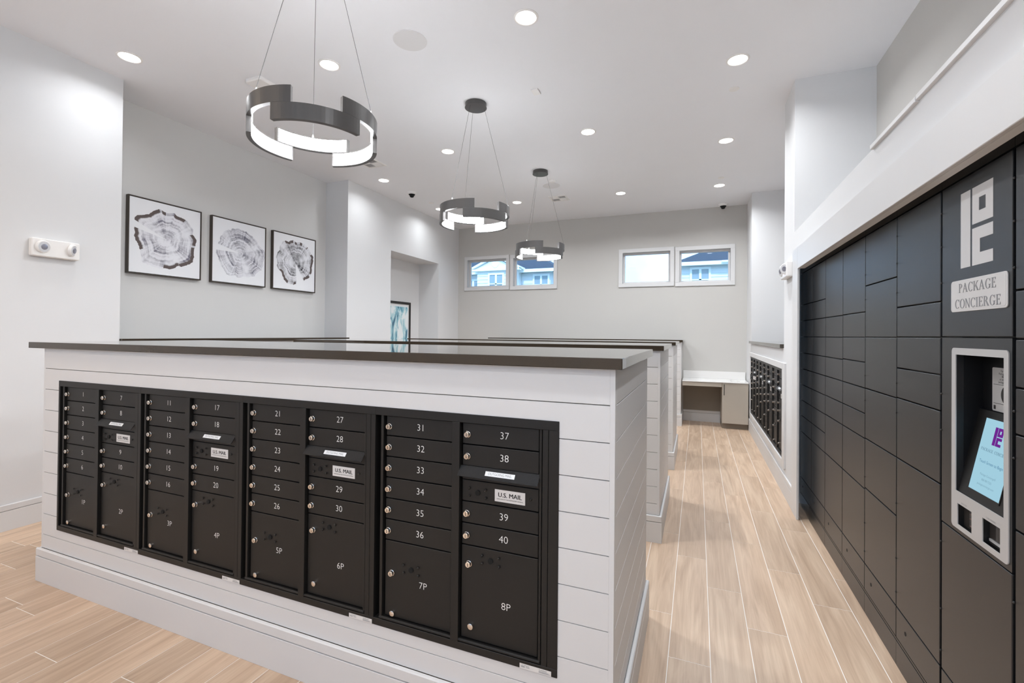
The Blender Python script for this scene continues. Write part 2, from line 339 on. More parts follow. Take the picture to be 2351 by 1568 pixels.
jobs += [('usmail', 'U.S. MAIL', 0.0235, 0.0), ('approved', 'APPROVED BY THE POSTMASTER GENERAL', 0.0055, 0),
         ('outgoing', 'OUTGOING MAIL', 0.0135, 0), ('maker', 'FLORENCE', 0.006, 0.0001), ('small', '4C MAILBOX', 0.005, 0),
         ('touch', 'Touch Screen to Begin', 0.0145, 0), ('pc1', 'Package Concierge\u00ae', 0.0105, 0), ('pc2', '888.989.7225', 0.0105, 0),
         ('pc3', 'packageconcierge.com', 0.0105, 0), ('s1', 'For support call', 0.010, 0), ('s2', 'Package Concierge at', 0.010, 0),
         ('s3', '888.989.7225', 0.010, 0), ('s4', 'or email support@', 0.010, 0), ('s5', 'packageconcierge.com', 0.010, 0), ('s6', 'Camera in use', 0.0095, 0),
         ('barcode', 'BARCODE', 0.008, 0), ('card', 'CARD READER', 0.008, 0)]
prepare_text(jobs)
# serif capitals drawn by hand: polygons in a cell 1 high
def serif_letter(ch):
    P = []; T, t, q = 0.15, 0.055, 0.035
    def rect(a, b, c, d): P.append([(a, b), (c, b), (c, d), (a, d)])
    def arc(cx, cy, rx, ry, a0, a1, n=18, thick=T):
        for i in range(n):
            u, v = R(a0+(a1-a0)*i/n), R(a0+(a1-a0)*(i+1)/n)
            ix, iy = rx-thick, ry-t*0.8
            P.append([(cx+rx*math.cos(u), cy+ry*math.sin(u)), (cx+rx*math.cos(v), cy+ry*math.sin(v)),
                      (cx+ix*math.cos(v), cy+iy*math.sin(v)), (cx+ix*math.cos(u), cy+iy*math.sin(u))])
    def stem(x): rect(x, 0, x+T, 1); rect(x-0.07, 0, x+T+0.07, q); rect(x-0.07, 1-q, x+T+0.07, 1)
    w = 0.7
    if ch == 'P': stem(0.08); arc(0.25, 0.74, 0.36, 0.26, -90, 90); w = 0.64
    elif ch == 'R':
        stem(0.08); arc(0.25, 0.75, 0.34, 0.25, -90, 90); P.append([(0.33, 0.5), (0.5, 0.5), (0.82, 0.0), (0.62, 0.0)]); rect(0.58, 0, 0.86, q); w = 0.82
    elif ch == 'A':
        P.append([(0.05, 0), (0.12, 0), (0.43, 1), (0.36, 1)]); P.append([(0.33, 1), (0.45, 1), (0.80, 0), (0.62, 0)])
        rect(0.2, 0.32, 0.6, 0.32+t); rect(-0.02, 0, 0.2, q); rect(0.54, 0, 0.88, q); w = 0.86
    elif ch in 'CG':
        arc(0.42, 0.5, 0.40, 0.52, 42, 318); P.append([(0.70, 0.70), (0.745, 0.70), (0.745, 0.99), (0.72, 0.99)])
        if ch == 'G': rect(0.60, 0.06, 0.60+T, 0.42); rect(0.50, 0.42-q, 0.84, 0.42); w = 0.86
        else: w = 0.78
    elif ch == 'O': arc(0.43, 0.5, 0.42, 0.52, 0, 360, 28); w = 0.87
    elif ch == 'K':
        stem(0.08); P.append([(0.22, 0.40), (0.30, 0.40), (0.74, 1), (0.66, 1)]); P.append([(0.34, 0.52), (0.48, 0.60), (0.86, 0), (0.66, 0)])
        rect(0.58, 0, 0.92, q); rect(0.56, 1-q, 0.84, 1); w = 0.86
    elif ch == 'E':
        stem(0.08); rect(0.2, 1-t, 0.6, 1); rect(0.2, 0, 0.62, t); rect(0.2, 0.5, 0.46, 0.5+t); rect(0.56, 0.78, 0.6, 1); rect(0.58, 0, 0.62, 0.24); rect(0.43, 0.42, 0.46, 0.63); w = 0.68
    elif ch == 'N':
        rect(0.10, 0, 0.16, 1); rect(0.66, 0, 0.72, 1); P.append([(0.06, 1), (0.2, 1), (0.72, 0), (0.62, 0)])
        rect(0.0, 0, 0.26, q); rect(-0.02, 1-q, 0.2, 1); rect(0.56, 1-q, 0.82, 1); w = 0.82
    elif ch == 'I': stem(0.1); w = 0.36
    return P, w
def serif_word(mb, word, width, height, fn, mi=0):
    """word centred on 0,0 in a width x height cell; fn(p,q,t)->xyz"""
    items = []; x = 0
    for ch in word: P, w = serif_letter(ch); items.append((P, x)); x += w + 0.07
    x -= 0.07; k = width/x
    for P, x0 in items:
        for poly in P: mb.prism([((px+x0)*k-width/2, (py-0.5)*height) for px, py in poly], fn, 0, 0.0006, mi)
    return mb
def logo(mb, w, h, fn, mi=0):
    """bar, P block with hole, C block, in a w x h cell centred on 0"""
    def r(a, b, c, d): mb.prism([((a-0.5)*w, (b-0.5)*h), ((c-0.5)*w, (b-0.5)*h), ((c-0.5)*w, (d-0.5)*h), ((a-0.5)*w, (d-0.5)*h)], fn, 0, 0.0006, mi)
    r(0, 0, 0.32, 1)
    r(0.38, 0.53, 0.59, 1); r(0.79, 0.53, 1, 1); r(0.59, 0.53, 0.79, 0.68); r(0.59, 0.845, 0.79, 1)
    r(0.38, 0, 0.62, 0.475); r(0.62, 0.325, 1, 0.475); r(0.62, 0, 1, 0.15)
    return mb

# ================================================================== SETTING
XW = 0.80; YB = 9.03; YF = -2.6; ZT = 1.4682; ZU = 1.4302
# floor: slab, single planks where they show, the rest joined
fl = box('floor', M_GROUT, (-5.6, YF-0.2, -0.12, 1.6, YB+0.2, -0.0008), kind='structure')
OFF = {-2: 0.50, -1: 0.138, 0: 0.883, 1: 0.530, 2: 0.164, 3: 0.922, 4: 0.184, -16: 0.109, -23: 0.477}
rest = MB(); PW, PL = 0.188, 1.113
rnd = random.Random(3)
def plank_box(mb, x0, x1, y0, y1):
    g = 0.0018; h = 0.0; mb.box(x0+g, y0+g, -0.010, x1-g, y1-g, h)
for i in range(-30, 8):
    x0 = 0.066 + PW*i; x1 = x0 + PW
    if x0 < -5.35 or x0 > 1.38: continue
    x1 = min(x1, 1.39); off = OFF.get(i, rnd.random()*PL)
    y = off - PL*4
    while y < YB:
        a, b = max(y, YF), min(y+PL, YB); y += PL
        if b - a < 0.02: continue
        seen = (x1 > -0.5 and x0 < 0.9 and b > 1.2) or (x0 > -5.0 and x0 < -0.2 and a < 1.62 and b > 0.2)
        if seen:
            mb = MB(); plank_box(mb, x0, x1, a, b); mb.build('plank', M_WOOD, fl)
        else: plank_box(rest, x0, x1, a, b)
rest.build('planking', M_WOOD, fl, kind='stuff')
box('ceiling', M_CEIL, (-5.6, YF-0.2, ZC, 1.6, YB+0.2, ZC+0.15), kind='structure')
# left walls: near block, recess, far block with a niche
NY0, NY1, NZ, NX = 6.606, 8.189, 2.965, -5.38
MB().box(-5.7, YF-0.2, 0, -4.92, 2.594, ZC+.05).box(-5.7, 2.594, 0, -5.55, 5.54, ZC+.05)\
    .box(-5.7, 5.54, 0, -4.912, NY0, ZC+.05).box(-5.7, NY1, 0, -4.912, YB+0.1, ZC+.05)\
    .box(-5.7, NY0, NZ, -4.912, NY1, ZC+.05).box(-5.7, NY0, 0, NX, NY1, NZ).build('wall_left', M_WALL, kind='structure')
box('wall_recess', M_REC, (-5.56, 2.594, 0, -5.34, 5.54, ZC+.05), kind='structure')
# back wall with four window holes
WIN = [(-4.753, -3.697, 2.478, 3.217), (-3.673, -2.645, 2.470, 3.207), (-1.415, -0.404, 2.458, 3.186), (-0.388, 0.610, 2.447, 3.172)]
TW = 0.073
holes = [(a+TW-.01, b-TW+.01, c+TW-.01, d-TW+.01) for a, b, c, d in WIN]
mb = MB(); z0 = min(h[2] for h in holes); z1 = max(h[3] for h in holes)
mb.box(-5.7, YB, 0, 1.6, YB+.2, z0).box(-5.7, YB, z1, 1.6, YB+.2, ZC+.05)
xs = -5.7
for a, b, c, d in holes:
    mb.box(xs, YB, z0, a, YB+.2, z1); mb.box(a, YB, z0, b, YB+.2, c); mb.box(a, YB, d, b, YB+.2, z1); xs = b
mb.box(xs, YB, z0, 1.6, YB+.2, z1); mb.build('wall_back', M_ACC, kind='structure')
# front wall behind the viewpoint
MB().box(-5.7, YF-0.2, 0, -4.2, YF, ZC+.05).box(0.2, YF-0.2, 0, 1.6, YF, ZC+.05).box(-4.2, YF-0.2, 2.9, 0.2, YF, ZC+.05).box(-4.2, YF-0.2, 0, 0.2, YF, 1.7)\
    .box(-2.05, YF-.15, 1.7, -1.95, YF-.05, 2.9).build('wall_front', M_WALL, kind='structure')      # unseen opening without panes, added to let in daylight fill
# right side
PB, PF, RP = 5.28, 4.77, 8.30
box('wall_right', M_ACC, (1.40, YF-0.2, 0, 1.7, PF, ZC+.05), kind='structure')
mb = MB()
mb.box(XW, PF, 2.2, 1.7, PB, ZC+.05).box(XW, PF, 0, XW+.02, PB, 2.2).box(XW+.02, 4.99, 0, 1.7, PB, 2.2)      # pier
mb.box(XW, YF, 2.19, 1.40, PF, 2.478)                                                                   # bulkhead over the lockers
mb.box(1.40, PB, 0, 1.7, RP, ZC+.05).box(XW, RP, 0, 1.7, YB+.1, ZC+.05)                                    # recess back, far pier
BY0, BY1, BZ0, BZ1 = 5.275, 8.285, 0.325, 1.222                                                         # mailbox bank opening
mb.box(XW+.08, PB, 0, 1.40, RP, ZU)
mb.box(XW, PB, 0, XW+.08, RP, BZ0+.01).box(XW, PB, BZ1-.01, XW+.08, RP, ZU)
mb.box(XW, BY1-.01, BZ0, XW+.08, RP, BZ1)
mb.build('wall_right_pier', M_WALL, kind='structure')
box('wall_left_half', M_WHITE, (-5.34, 2.594, 0, -4.92, 5.54, ZU), kind='structure')
# bulkhead ledge cap (two boards, a small step at their joint)
mb = MB().box(XW-.016, 2.26, 2.470, XW+.30, 2.765, 2.492).box(XW-.014, YF, 2.474, XW+.30, 2.255, 2.497); mb.build('trim_1', M_WHITE, kind='structure', bevel=.002)
# casing round the locker bay
cas = thing('trim_2', (XW, 4.6, 0), None, None, kind='structure')
box('casing_board', M_WHITE, (.783, 4.53, 0, XW+.001, 4.752, 2.307), cas, .002)
box('casing_board', M_WHITE, (.783, YF, 2.122, XW+.001, 4.529, 2.307), cas, .002)
box('casing_reveal', M_WALL, (XW+.001, YF, 2.122, 0.835, 4.529, 2.19), cas)
# frame of flat boards round the mailbox bank in the right wall
fr = thing('trim_3', (XW, 6.8, 0.3), None, None, kind='structure')
for b in ((.782, 5.15, .262, XW+.001, BY0, 1.285), (.782, BY1, .262, XW+.001, BY1+.045, 1.285), (.782, BY0, BZ1, XW+.001, BY1, 1.285), (.782, BY0, .262, XW+.001, BY1, BZ0)):
    box('frame_board', M_WHITE, b, fr, .002)
def baseboard(name, pieces, parent=None):
    """pieces: (x0,y0,x1,y1) footprints of the face board, cap sits flush above a fine groove"""
    o = thing(name, (pieces[0][0], pieces[0][1], 0), None, None, kind='structure') if parent is None else parent
    for x0, y0, x1, y1 in pieces:
        box('base_board', M_WHITE, (x0, y0, 0, x1, y1, .151), o, .001)
        box('base_cap', M_WHITE, (x0, y0, .1535, x1, y1, .200), o, .004)
    return o
baseboard('baseboard_left', [(-4.92, YF, -4.902, 2.60), (-4.92, 5.54, -4.90, NY0), (-4.912, NY1, -4.894, YB)])
baseboard('baseboard_right', [(.786, 4.752, XW, RP+.7)])
baseboard('baseboard_back', [(-4.9, YB-.016, -3.7, YB), (-0.2362, YB-.016, .384, YB)])

# windows
for k, (a, b, c, d) in enumerate(WIN):
    w = thing('window_%d' % (k+1), ((a+b)/2, YB, c), None, None, kind='structure')
    for q in ((a, c, b, c+TW), (a, d-TW, b, d), (a, c+TW, a+TW, d-TW), (b-TW, c+TW, b, d-TW)):
        box('casing', M_WHITE, (q[0], YB-.022, q[1], q[2], YB+.001, q[3]), w, .003)
    i, j, m, n = a+TW, b-TW, c+TW, d-TW
    mb = MB(); t = .012; y0, y1 = YB-.012, YB+.13
    mb.box(i-t, y0, m-t, j+t, y1, m).box(i-t, y0, n, j+t, y1, n+t).box(i-t, y0, m, i, y1, n).box(j, y0, m, j+t, y1, n); mb.build('jamb', M_WHITE, w)
    mb = MB(); t = .034; y0, y1 = YB+.085, YB+.125
    mb.box(i, y0, m, j, y1, m+t).box(i, y0, n-t, j, y1, n).box(i, y0, m+t, i+t, y1, n-t).box(j-t, y0, m+t, j, y1, n-t); sash = mb.build('sash', M_WHITE, w, .003)
    box('pane', M_GLASS, (i+t, YB+.103, m+t, j-t, YB+.107, n-t), sash)
# ================================================================== ISLANDS
XR, XL = -0.2564, -3.764
PANX0, PANX1, PZ0, PZ1 = -3.5916, -0.4516, 0.335, 1.238
GZ = [1.3058-.1278*k for k in range(9)]
def island(y, depth, label, panel, group=None):
    t = thing('mailbox_island', ((XL+XR)/2, y, 0), label, 'island', group=group)
    c = .012; yb = y+depth
    mb = MB()
    if panel:
        mb.box(XL+.001, y+.075, 0, XR-c, yb, ZU)
        mb.box(XL+.001, y+c, 0, XR-c, y+.075, PZ0+.012).box(XL+.001, y+c, PZ1-.012, XR-c, y+.075, ZU)
        mb.box(XL+.001, y+c, PZ0+.012, PANX0+.006, y+.075, PZ1-.012).box(PANX1-.006, y+c, PZ0+.012, XR-c, y+.075, PZ1-.012)
    else: mb.box(XL+.001, y+c, 0, XR-c, yb, ZU)
    mb.build('core', M_GROOVE, t)
    box('end_panel', M_WHITE, (XL, y+c, 0.2, XL+.0009, yb, ZU), t)
    st = .0178
    mb = MB().box(XR-st, y, .2, XR, y+c, ZU).box(XR-c, y+c, .2, XR, y+.03, ZU); mb.build('corner_stile', M_WHITE, t, .0006)
    mb = MB().box(XL, y, .2, XL+st, y+c, ZU); mb.build('corner_stile', M_WHITE, t, .0006)
    mb = MB().box(XR-c, yb-.03, .2, XR, yb, ZU); mb.build('corner_stile', M_WHITE, t, .0006)
    zs = [ZU] + GZ + [.2]; g = .0016
    for zt, zb in zip(zs[:-1], zs[1:]):
        zt2 = zt-(g if zt != ZU else 0); zb2 = zb+(g if zb != .2 else 0)
        xa, xb = XL+st, XR-st
        if panel and zb < PZ1 and zt > PZ0:
            mb = MB()
            if zt > PZ1:  mb.box(xa, y, PZ1-.008, xb, y+c, zt2); zt3 = PZ1-.008
            else: zt3 = zt2
            if zb < PZ0:  mb.box(xa, y, zb2, xb, y+c, PZ0+.008); zb3 = PZ0+.008
            else: zb3 = zb2
            if zt > PZ1 or zb < PZ0:
                mb.box(xa, y, zb3, PANX0+.008, y+c, zt3).box(PANX1-.008, y, zb3, xb, y+c, zt3); mb.build('plank', M_WHITE, t)
            else:
                box('plank', M_WHITE, (xa, y, zb3, PANX0+.008, y+c, zt3), t); box('plank', M_WHITE, (PANX1-.008, y, zb3, xb, y+c, zt3), t)
        else: box('plank', M_WHITE, (xa, y, zb2, xb, y+c, zt2), t, .0006)
        box('plank', M_WHITE, (XR-c, y+.03, zb2, XR, yb-.03, zt2), t, .0006)
    bt = .0187
    for x0, y0, x1, y1 in ((XL-bt, y-bt, XR+bt, y), (XR, y, XR+bt, yb), (XL-bt, y, XL, yb)):
        box('base_board', M_WHITE, (x0, y0, 0, x1, y1, .151), t, .001); box('base_cap', M_WHITE, (x0, y0, .1535, x1, y1, .200), t, .004)
    return t
def counter(b, label):
    return box('countertop', M_QUARTZ, (b[0], b[1], ZU+.0002, b[2], b[3], ZT), None, .002, label=label, cat='countertop')
Y1, Y2, Y3, Y4 = 1.5848, 3.6265, 5.6487, 8.42
island(Y1, 1.07, 'nearest white shiplap island with black mailboxes in its front', True)
island(Y2, 1.07, 'second white shiplap island, directly behind the nearest one', False)
island(Y3, 1.07, 'third white shiplap island, between the second one and the desk', False)
t4 = island(Y4, YB-.017-Y4, 'shallow white half island against the back wall, left of the desk', False)
counter((-3.8851, Y1-.0264, -.230, Y1+1.0966), 'broad dark countertop on the nearest island')
counter((-3.8851, Y2-.0264, -.230, Y2+1.0966), 'dark countertop on the second island')
counter((-3.8851, Y3-.0264, -.230, Y3+1.0966), 'dark countertop on the third island')
counter((-3.8851, Y4-.0264, -.230, YB), 'thin dark countertop on the half island against the back wall')
counter((-5.34, 2.60, -4.885, 5.575), 'dark counter ledge along the left wall recess under the three framed prints')
counter((.768, 5.30, 1.39, RP+.03), 'brown counter ledge above the mailboxes in the right wall')

# ================================================================== MAILBOX UNITS (local: x right, y into the wall, z up)
UW = .7775
LZ = [1.204, 1.120, 1.034, .948, .862, .776, .690, .377]
def bolt4(mb, x, z):
    for dx, dz in ((-.035, .015), (.034, .016), (-.035, -.015), (.035, -.015)): mb.lathe((x+dx, .0065, z+dz), (0, -1, 0), [(.0052, 0), (.0052, .002), (.003, .004)], 10, 0)
    mb.cyl((x, .0095, z), (0, -1, 0), .0105, .0032, 16, 1)
def unit(loc, rz, label, group, first, last, n0=None, sx=1.0, opened=False, sticker=True):
    t = thing('mailbox_unit', loc, label, 'mailbox', rz, group, sx=sx)
    W = dict(world=False); P = lambda mb, n, m, par=t, bv=0, **k: mb.build(n, m, par, bv, world=False, **k)
    dp = .010                                            # door face depth behind the trim
    mb = MB(); x0, x1 = (-.0150 if first else 0), (UW+.015 if last else UW)
    f = -.004
    mb.box(x0, f, 1.2045, x1, .03, 1.238).box(x0, f, .335, x1, .03, .364)
    if first: mb.box(x0, f, .364, .0005, .05, 1.2045)
    mb.box(.732, f, .364, .7535, .045, 1.2045).box(.7548, f, .364, x1, .045, 1.2045)
    mb.box(.0265, -.001, .364, .0395, .04, 1.2045).box(.719, 0, .364, .7285, .04, 1.2045)     # jambs
    mb.box(.364, -.006, .364, .398, .04, 1.2045)                                              # mullion
    mb.box(.0265, .004, .364, .7285, .03, .3745).cyl((.0265, .001, .372), (1, 0, 0), .006, .7, 8)   # sill bar
    P(mb, 'frame', M_BLACK, bv=.0012)
    P(MB().box(x0+.001, .045, .337, x1-.001, .055, 1.236), 'back_box', M_PIT)
    fnT = lambda cx, cz, d=dp: (lambda x, y: (cx+x, d-.0006, cz+y))
    def door(name, a, b, z0, z1, num=None, nx=None, nz=None, lx=None, lz=None, kx=None, kz=None, bolts=None):
        d = P(MB().box(a+.003, dp, z0+.0022, b-.0025, dp+.02, z1-.0022), name, M_BLACK, bv=.0016)
        if num: P(text(MB(), num, fnT(nx, nz)), 'number', M_NUM, d)
        if lx is not None:
            k = MB().lathe((lx, dp, lz), (0, -1, 0), [(.0125, 0), (.0125, .004), (.0108, .005), (.0108, .014), (.0095, .0155)], 18, 0)
            k.box(lx-.0012, dp-.0158, lz-.006, lx+.0012, dp-.0156, lz+.006, 1).cyl((lx+.004, dp-.0157, lz-.003), (0, -1, 0), .0012, .0002, 6, 1)
            P(k, 'lock', [M_CHROME, M_INK], d, smooth=True)
        if kx is not None: P(MB().lathe((kx, dp, kz), (0, -1, 0), [(.0115, 0), (.0115, .010), (.0085, .0118)], 18), 'knob', M_CHROME, d, smooth=True)
        if bolts: q = MB(); bolt4(q, *bolts); P(q, 'lock_plate', [M_BLACK, M_PIT], d)
        return d
    nn = (lambda i: '%d' % (n0*10+i)) if n0 is not None else (lambda i: None)
    LC, RC = (.044, .362), (.400, .717)
    for k in range(6):
        zt, zb = LZ[k], LZ[k+1]; door('mailbox_door', *LC, zb, zt, nn(k+1), .213, (zt+zb)/2+.002, .0625, (zt+zb)/2-.003)
    pn = (lambda i: '%dP' % (n0*2+i)) if n0 is not None else (lambda i: None)
    door('parcel_door', *LC, .377, .690, pn(1), .230, .532, .082, .559, .088, .396, (.174, .586))
    for k, (zt, zb) in enumerate([(1.204, 1.120), (1.120, 1.036), (.901, .818), (.818, .734)]):
        door('mailbox_door', *RC, zb, zt, nn(7+k), .578, (zt+zb)/2+.002, .4255, (zt+zb)/2-.003)
    door('parcel_door', *RC, .377, .734, pn(2), .590, .531, .4365, .665, .447, .430, (.526, .690))
    # outgoing slot: dark face, hood, label
    P(MB().box(RC[0]+.002, dp+.002, .986, RC[1]-.002, dp+.02, 1.035), 'slot_face', M_BLACK)
    h = P(MB().prism([(.006, 1.0395), (-.016, 1.0085), (-.020, 1.0045), (-.019, 1.0030), (-.0145, 1.0065), (.006, 1.0350)], lambda p, q, a: (a, p, q), RC[0]-.004, RC[1]+.002), 'slot_hood', M_HOOD)
    hl = lambda x, k: (x, .006-.022*k-.0006, 1.0395-.031*k+.0005)          # k: 0 at the top of the slope, 1 at its lip
    P(MB().add([hl(.508, .80), hl(.627, .80), hl(.627, .34), hl(.508, .34)], [(0, 1, 2, 3)]), 'slot_label', M_PAPER, h)
    P(text(MB(), 'outgoing', lambda x, y: Vector(hl(.5675+x*.9, .57-y/.038)) + Vector((0, -.0005, .0003))), 'lettering', M_GREYINK, h)
    # carrier's collection door with its plate
    if opened:
        R_ = Matrix.Translation((RC[1], dp, 0)) @ Matrix.Rotation(R(11), 4, 'Z') @ Matrix.Translation((-RC[1], -dp, 0))
    else: R_ = Matrix()
    X = lambda mb_: (setattr(mb_, 'v', [tuple(R_ @ Vector(v)) for v in mb_.v]), mb_)[1]
    d = P(X(MB().box(RC[0]+.003, dp, .903, RC[1]-.0025, dp+.02, .984)), 'collection_door', M_BLACK, bv=.0016)
    q = MB(); bolt4(q, .470, .939); P(X(q), 'lock_plate', [M_BLACK, M_PIT], d); P(X(MB().lathe((.684, .0095, .944), (0, -1, 0), [(.0055, 0), (.0055, .002), (.003, .004)], 10, 0)), 'bolt', M_BLACK, d)
    P(X(MB().box(.541, dp-.0008, .9185, .6625, dp, .9635)), 'sign_plate', M_LABEL, d)
    q = MB(); [text(q, 'usmail', lambda x, y, e=e: (.602+x+e, dp-.0014, .944+y)) for e in (-.0004, .0004)]; text(q, 'approved', lambda x, y: (.602+x, dp-.0014, .9285+y)); P(X(q), 'lettering', M_INK, d)
    if sticker:
        e = P(MB().box(.652, f-.0006, .3355, .771, f, .3535), 'sticker', M_LABEL)
        q = text(MB(), 'maker', lambda x, y: (.740+x, f-.0010, .348+y)); text(q, 'small', lambda x, y: (.674+x, f-.0010, .349+y))
        for a, b, z in ((.657, .672, .345), (.657, .672, .343), (.657, .672, .341), (.676, .690, .345), (.676, .690, .342), (.725, .766, .343), (.725, .760, .341), (.725, .768, .339)): q.box(a, f-.0010, z, b, f-.0007, z+.0008)
        P(q, 'lettering', M_GREYINK, e)
    return t
for m in range(4):
    lo = m*10+1
    unit((PANX0+.015+UW*m, Y1, 0), 0, ['leftmost', 'second from left', 'third from left', 'rightmost'][m] + ' black mailbox unit in the nearest island, doors %d to %d' % (lo, lo+9), 'numbered mailbox units', m == 0, m == 3, n0=m)
bank = BY1-BY0; sxr = bank/(4*UW+.03)
RL = ['mailbox unit with an open collection door, nearest the desk in the right wall', 'second mailbox unit from the desk in the right wall bank',
      'third mailbox unit from the desk in the right wall bank', 'mailbox unit beside the white pier in the right wall bank']
for m in range(4):
    unit((XW, BY1-(.015+UW*m)*sxr, -.014), R(-90), RL[m], 'mailbox units in the right wall', m == 0, m == 3, None, sxr, m == 0, False)

# ================================================================== PARCEL LOCKERS (face at x = XK)
XK = .8805
CY = [4.93, 4.4845, 4.0425, 3.6025, 3.1686, 2.7227, 2.2872, 1.8417, 1.396, 0.951]
z6 = [.688, .832, .972, 1.113, 1.257, 1.40, 1.545, 1.688]
DZ = [[.275]+z6+[1.831, 2.12], [.275]+z6+[1.831-.143+.0, 2.12], [.275, .69, .974, 1.115, 1.258, 1.40, 1.545, 1.688, 2.12],
      [.275, .69, .974, 1.115, 1.258, 1.405, 1.546, 1.69, 2.12], [.275, .70, .978, 1.259, 1.547, 1.836, 2.12], [.275, .978, 1.262, 1.403, 1.549, 1.689, 2.12],
      None, [.275, .979, 1.262, 1.401, 1.546, 1.691, 2.12], [.275, .69, 1.115, 1.546, 2.12]]
DZ[1] = [.275]+z6[:-1]+[1.688, 1.829, 2.12]
DZ[2] = [.275, .69, .974, 1.115, 1.258, 1.40, 1.545, 1.688, 2.12]
LL = ['leftmost charcoal parcel locker column, beside the white casing post', 'second charcoal parcel locker column from the white casing post', 'third charcoal parcel locker column from the white casing post',
      'fourth charcoal parcel locker column from the white casing post', 'fifth charcoal parcel locker column from the white casing post', 'parcel locker column directly left of the touch screen kiosk',
      'parcel locker kiosk column with touch screen, logo and nameplate', 'parcel locker column directly right of the touch screen kiosk', 'parcel locker column two to the right of the touch screen kiosk']
def rounded(x0, z0, x1, z1, r, n=5):
    p = []
    for cx, cz, a in ((x1-r, z0+r, -90), (x1-r, z1-r, 0), (x0+r, z1-r, 90), (x0+r, z0+r, 180)):
        for i in range(n+1): q = R(a+90*i/n); p.append((cx+r*math.cos(q), cz+r*math.sin(q)))
    return p
for c in range(9):
    ya, yb = CY[c+1], CY[c]                                 # ya near, yb far
    t = thing('locker_column', (XK+.25, (ya+yb)/2, 0), LL[c], 'locker', group='parcel lockers in the right wall')
    mb = MB(); mb.box(XK+.022, ya+.0008, .105, 1.385, yb-.0008, 2.172)
    if c == 6: mb = MB().box(XK+.09, ya+.0008, .105, 1.385, yb-.0008, 2.172).box(XK+.022, ya+.0008, .105, XK+.09, yb-.0008, .85).box(XK+.022, ya+.0008, 1.55, XK+.09, yb-.0008, 2.172).box(XK+.022, 2.19, .85, XK+.09, yb-.0008, 1.55).box(XK+.022, ya+.0008, .85, XK+.09, 1.875, 1.55)
    mb.box(XK, ya+.0008, 2.1235, XK+.022, yb-.0008, 2.172)
    mb.box(XK+.001, ya+.0008, .118, XK+.03, yb-.0008, .128)
    for z in (.34, .5, .76, .9, 1.05, 1.19, 1.33, 1.47, 1.62, 1.76, 1.9, 2.03):
        if c in (0, 1, 2) or (z*100) % 3 == 0: continue
        mb.lathe((XK+.010, ya+.003, z), (-1, 0, 0), [(.004, 0), (.004, .0105), (.002, .013)], 8)
    mb.build('carcass', M_LOCK, t)
    box('plinth', M_LOCK, (XK+.0005, ya+.0008, 0, 1.33, (4.572 if c == 0 else yb-.0008), .114), t, .001)
    gap = .0026; lo = ya+(.012 if c in (6, 5, 7) else .003); hi = yb-.003
    zs = DZ[c] if DZ[c] else [.275, .841]
    for z0, z1 in zip(zs[:-1], zs[1:]): box('locker_door', M_LOCK, (XK, lo, z0+gap, XK+.02, hi, z1-gap), t, .0030, segs=3)
    d = box('access_drawer', M_LOCK, (XK, lo, .132, XK+.02, hi, .275-gap), t, .0016)
    ky = hi-.103 if c else 4.814
    MB().cyl((XK-.0004, ky, .206), (1, 0, 0), .0095, .001, 14).build('keyhole', M_PIT, d)
    if c == 6:
        K = lambda p, q, tt: (XK-tt, 2.0625-p, q)             # p runs to the viewer's right
        up_ = box('logo_panel', M_LOCK, (XK, lo, 1.553, XK+.02, hi, 2.1178), t, .0016)
        logo(MB(), .196, .268, lambda p, q, tt: (XK-tt, 2.0495-p, 1.931+q)).build('logo', M_VINYL, up_, label='silver vinyl emblem')
        NY, NZc = 2.040, 1.6985
        pl = MB().prism(rounded(-.169, -.0565, .169, .0565, .012), lambda p, q, tt: (XK-tt, NY-p, NZc+q), 0, .003).prism(rounded(-.162, -.0505, .162, .0505, .009), lambda p, q, tt: (XK-tt, NY-p, NZc+q), .0028, .0034)
        pl.build('nameplate', M_VINYL, up_, .0006)
        tx = MB(); fn = lambda dz: (lambda p, q, tt: (XK-.0036-tt, NY-p, NZc+dz+q))
        serif_word(tx, 'PACKAGE', .226, .0325, fn(.0275)); serif_word(tx, 'CONCIERGE', .276, .0325, fn(-.0285)); tx.build('nameplate_lettering', M_GREYINK, up_)
        # kiosk face: frame of charcoal steel with a silver bezel, recess and screen
        OY0, OY1, OZ0, OZ1 = 1.889, 2.1755, .993, 1.487           # recess opening
        q = MB(); a0, a1, b0, b1 = lo, hi, .8435, 1.5478
        q.box(XK, a0, b0, XK+.02, OY0, b1).box(XK, OY1, b0, XK+.02, a1, b1).box(XK, OY0, OZ1, XK+.02, OY1, b1).box(XK, OY0, b0, XK+.02, OY1, .870).box(XK, OY0, .955, XK+.02, OY1, OZ0)
        q.box(XK, 2.1615, .870, XK+.02, OY1, .955).box(XK, 2.004, .870, XK+.02, 2.068, .955).box(XK, OY0, .870, XK+.02, 1.9065, .955)
        kp = q.build('kiosk_panel', M_LOCK, t)
        # bezel: rounded outer plate with three openings cut as a filled 2-d curve
        cu = bpy.data.curves.new('bz', 'CURVE'); cu.dimensions = '2D'; cu.fill_mode = 'BOTH'; cu.extrude = .0015
        def spl(pts):
            sp = cu.splines.new('POLY'); sp.points.add(len(pts)-1); sp.use_cyclic_u = True
            for i_, (p, q_) in enumerate(pts): sp.points[i_].co = (p, q_, 0, 1)
        spl(rounded(-2.2035, .858, -1.866, 1.511, .014))
        for r_ in ((-OY1, OZ0, -OY0, OZ1), (-2.1615, .874, -2.068, .950), (-2.004, .876, -1.9065, .955)): spl([(r_[0], r_[1]), (r_[0], r_[3]), (r_[2], r_[3]), (r_[2], r_[1])])
        oo = bpy.data.objects.new('bz', cu); COL.objects.link(oo); bpy.context.view_layer.update()
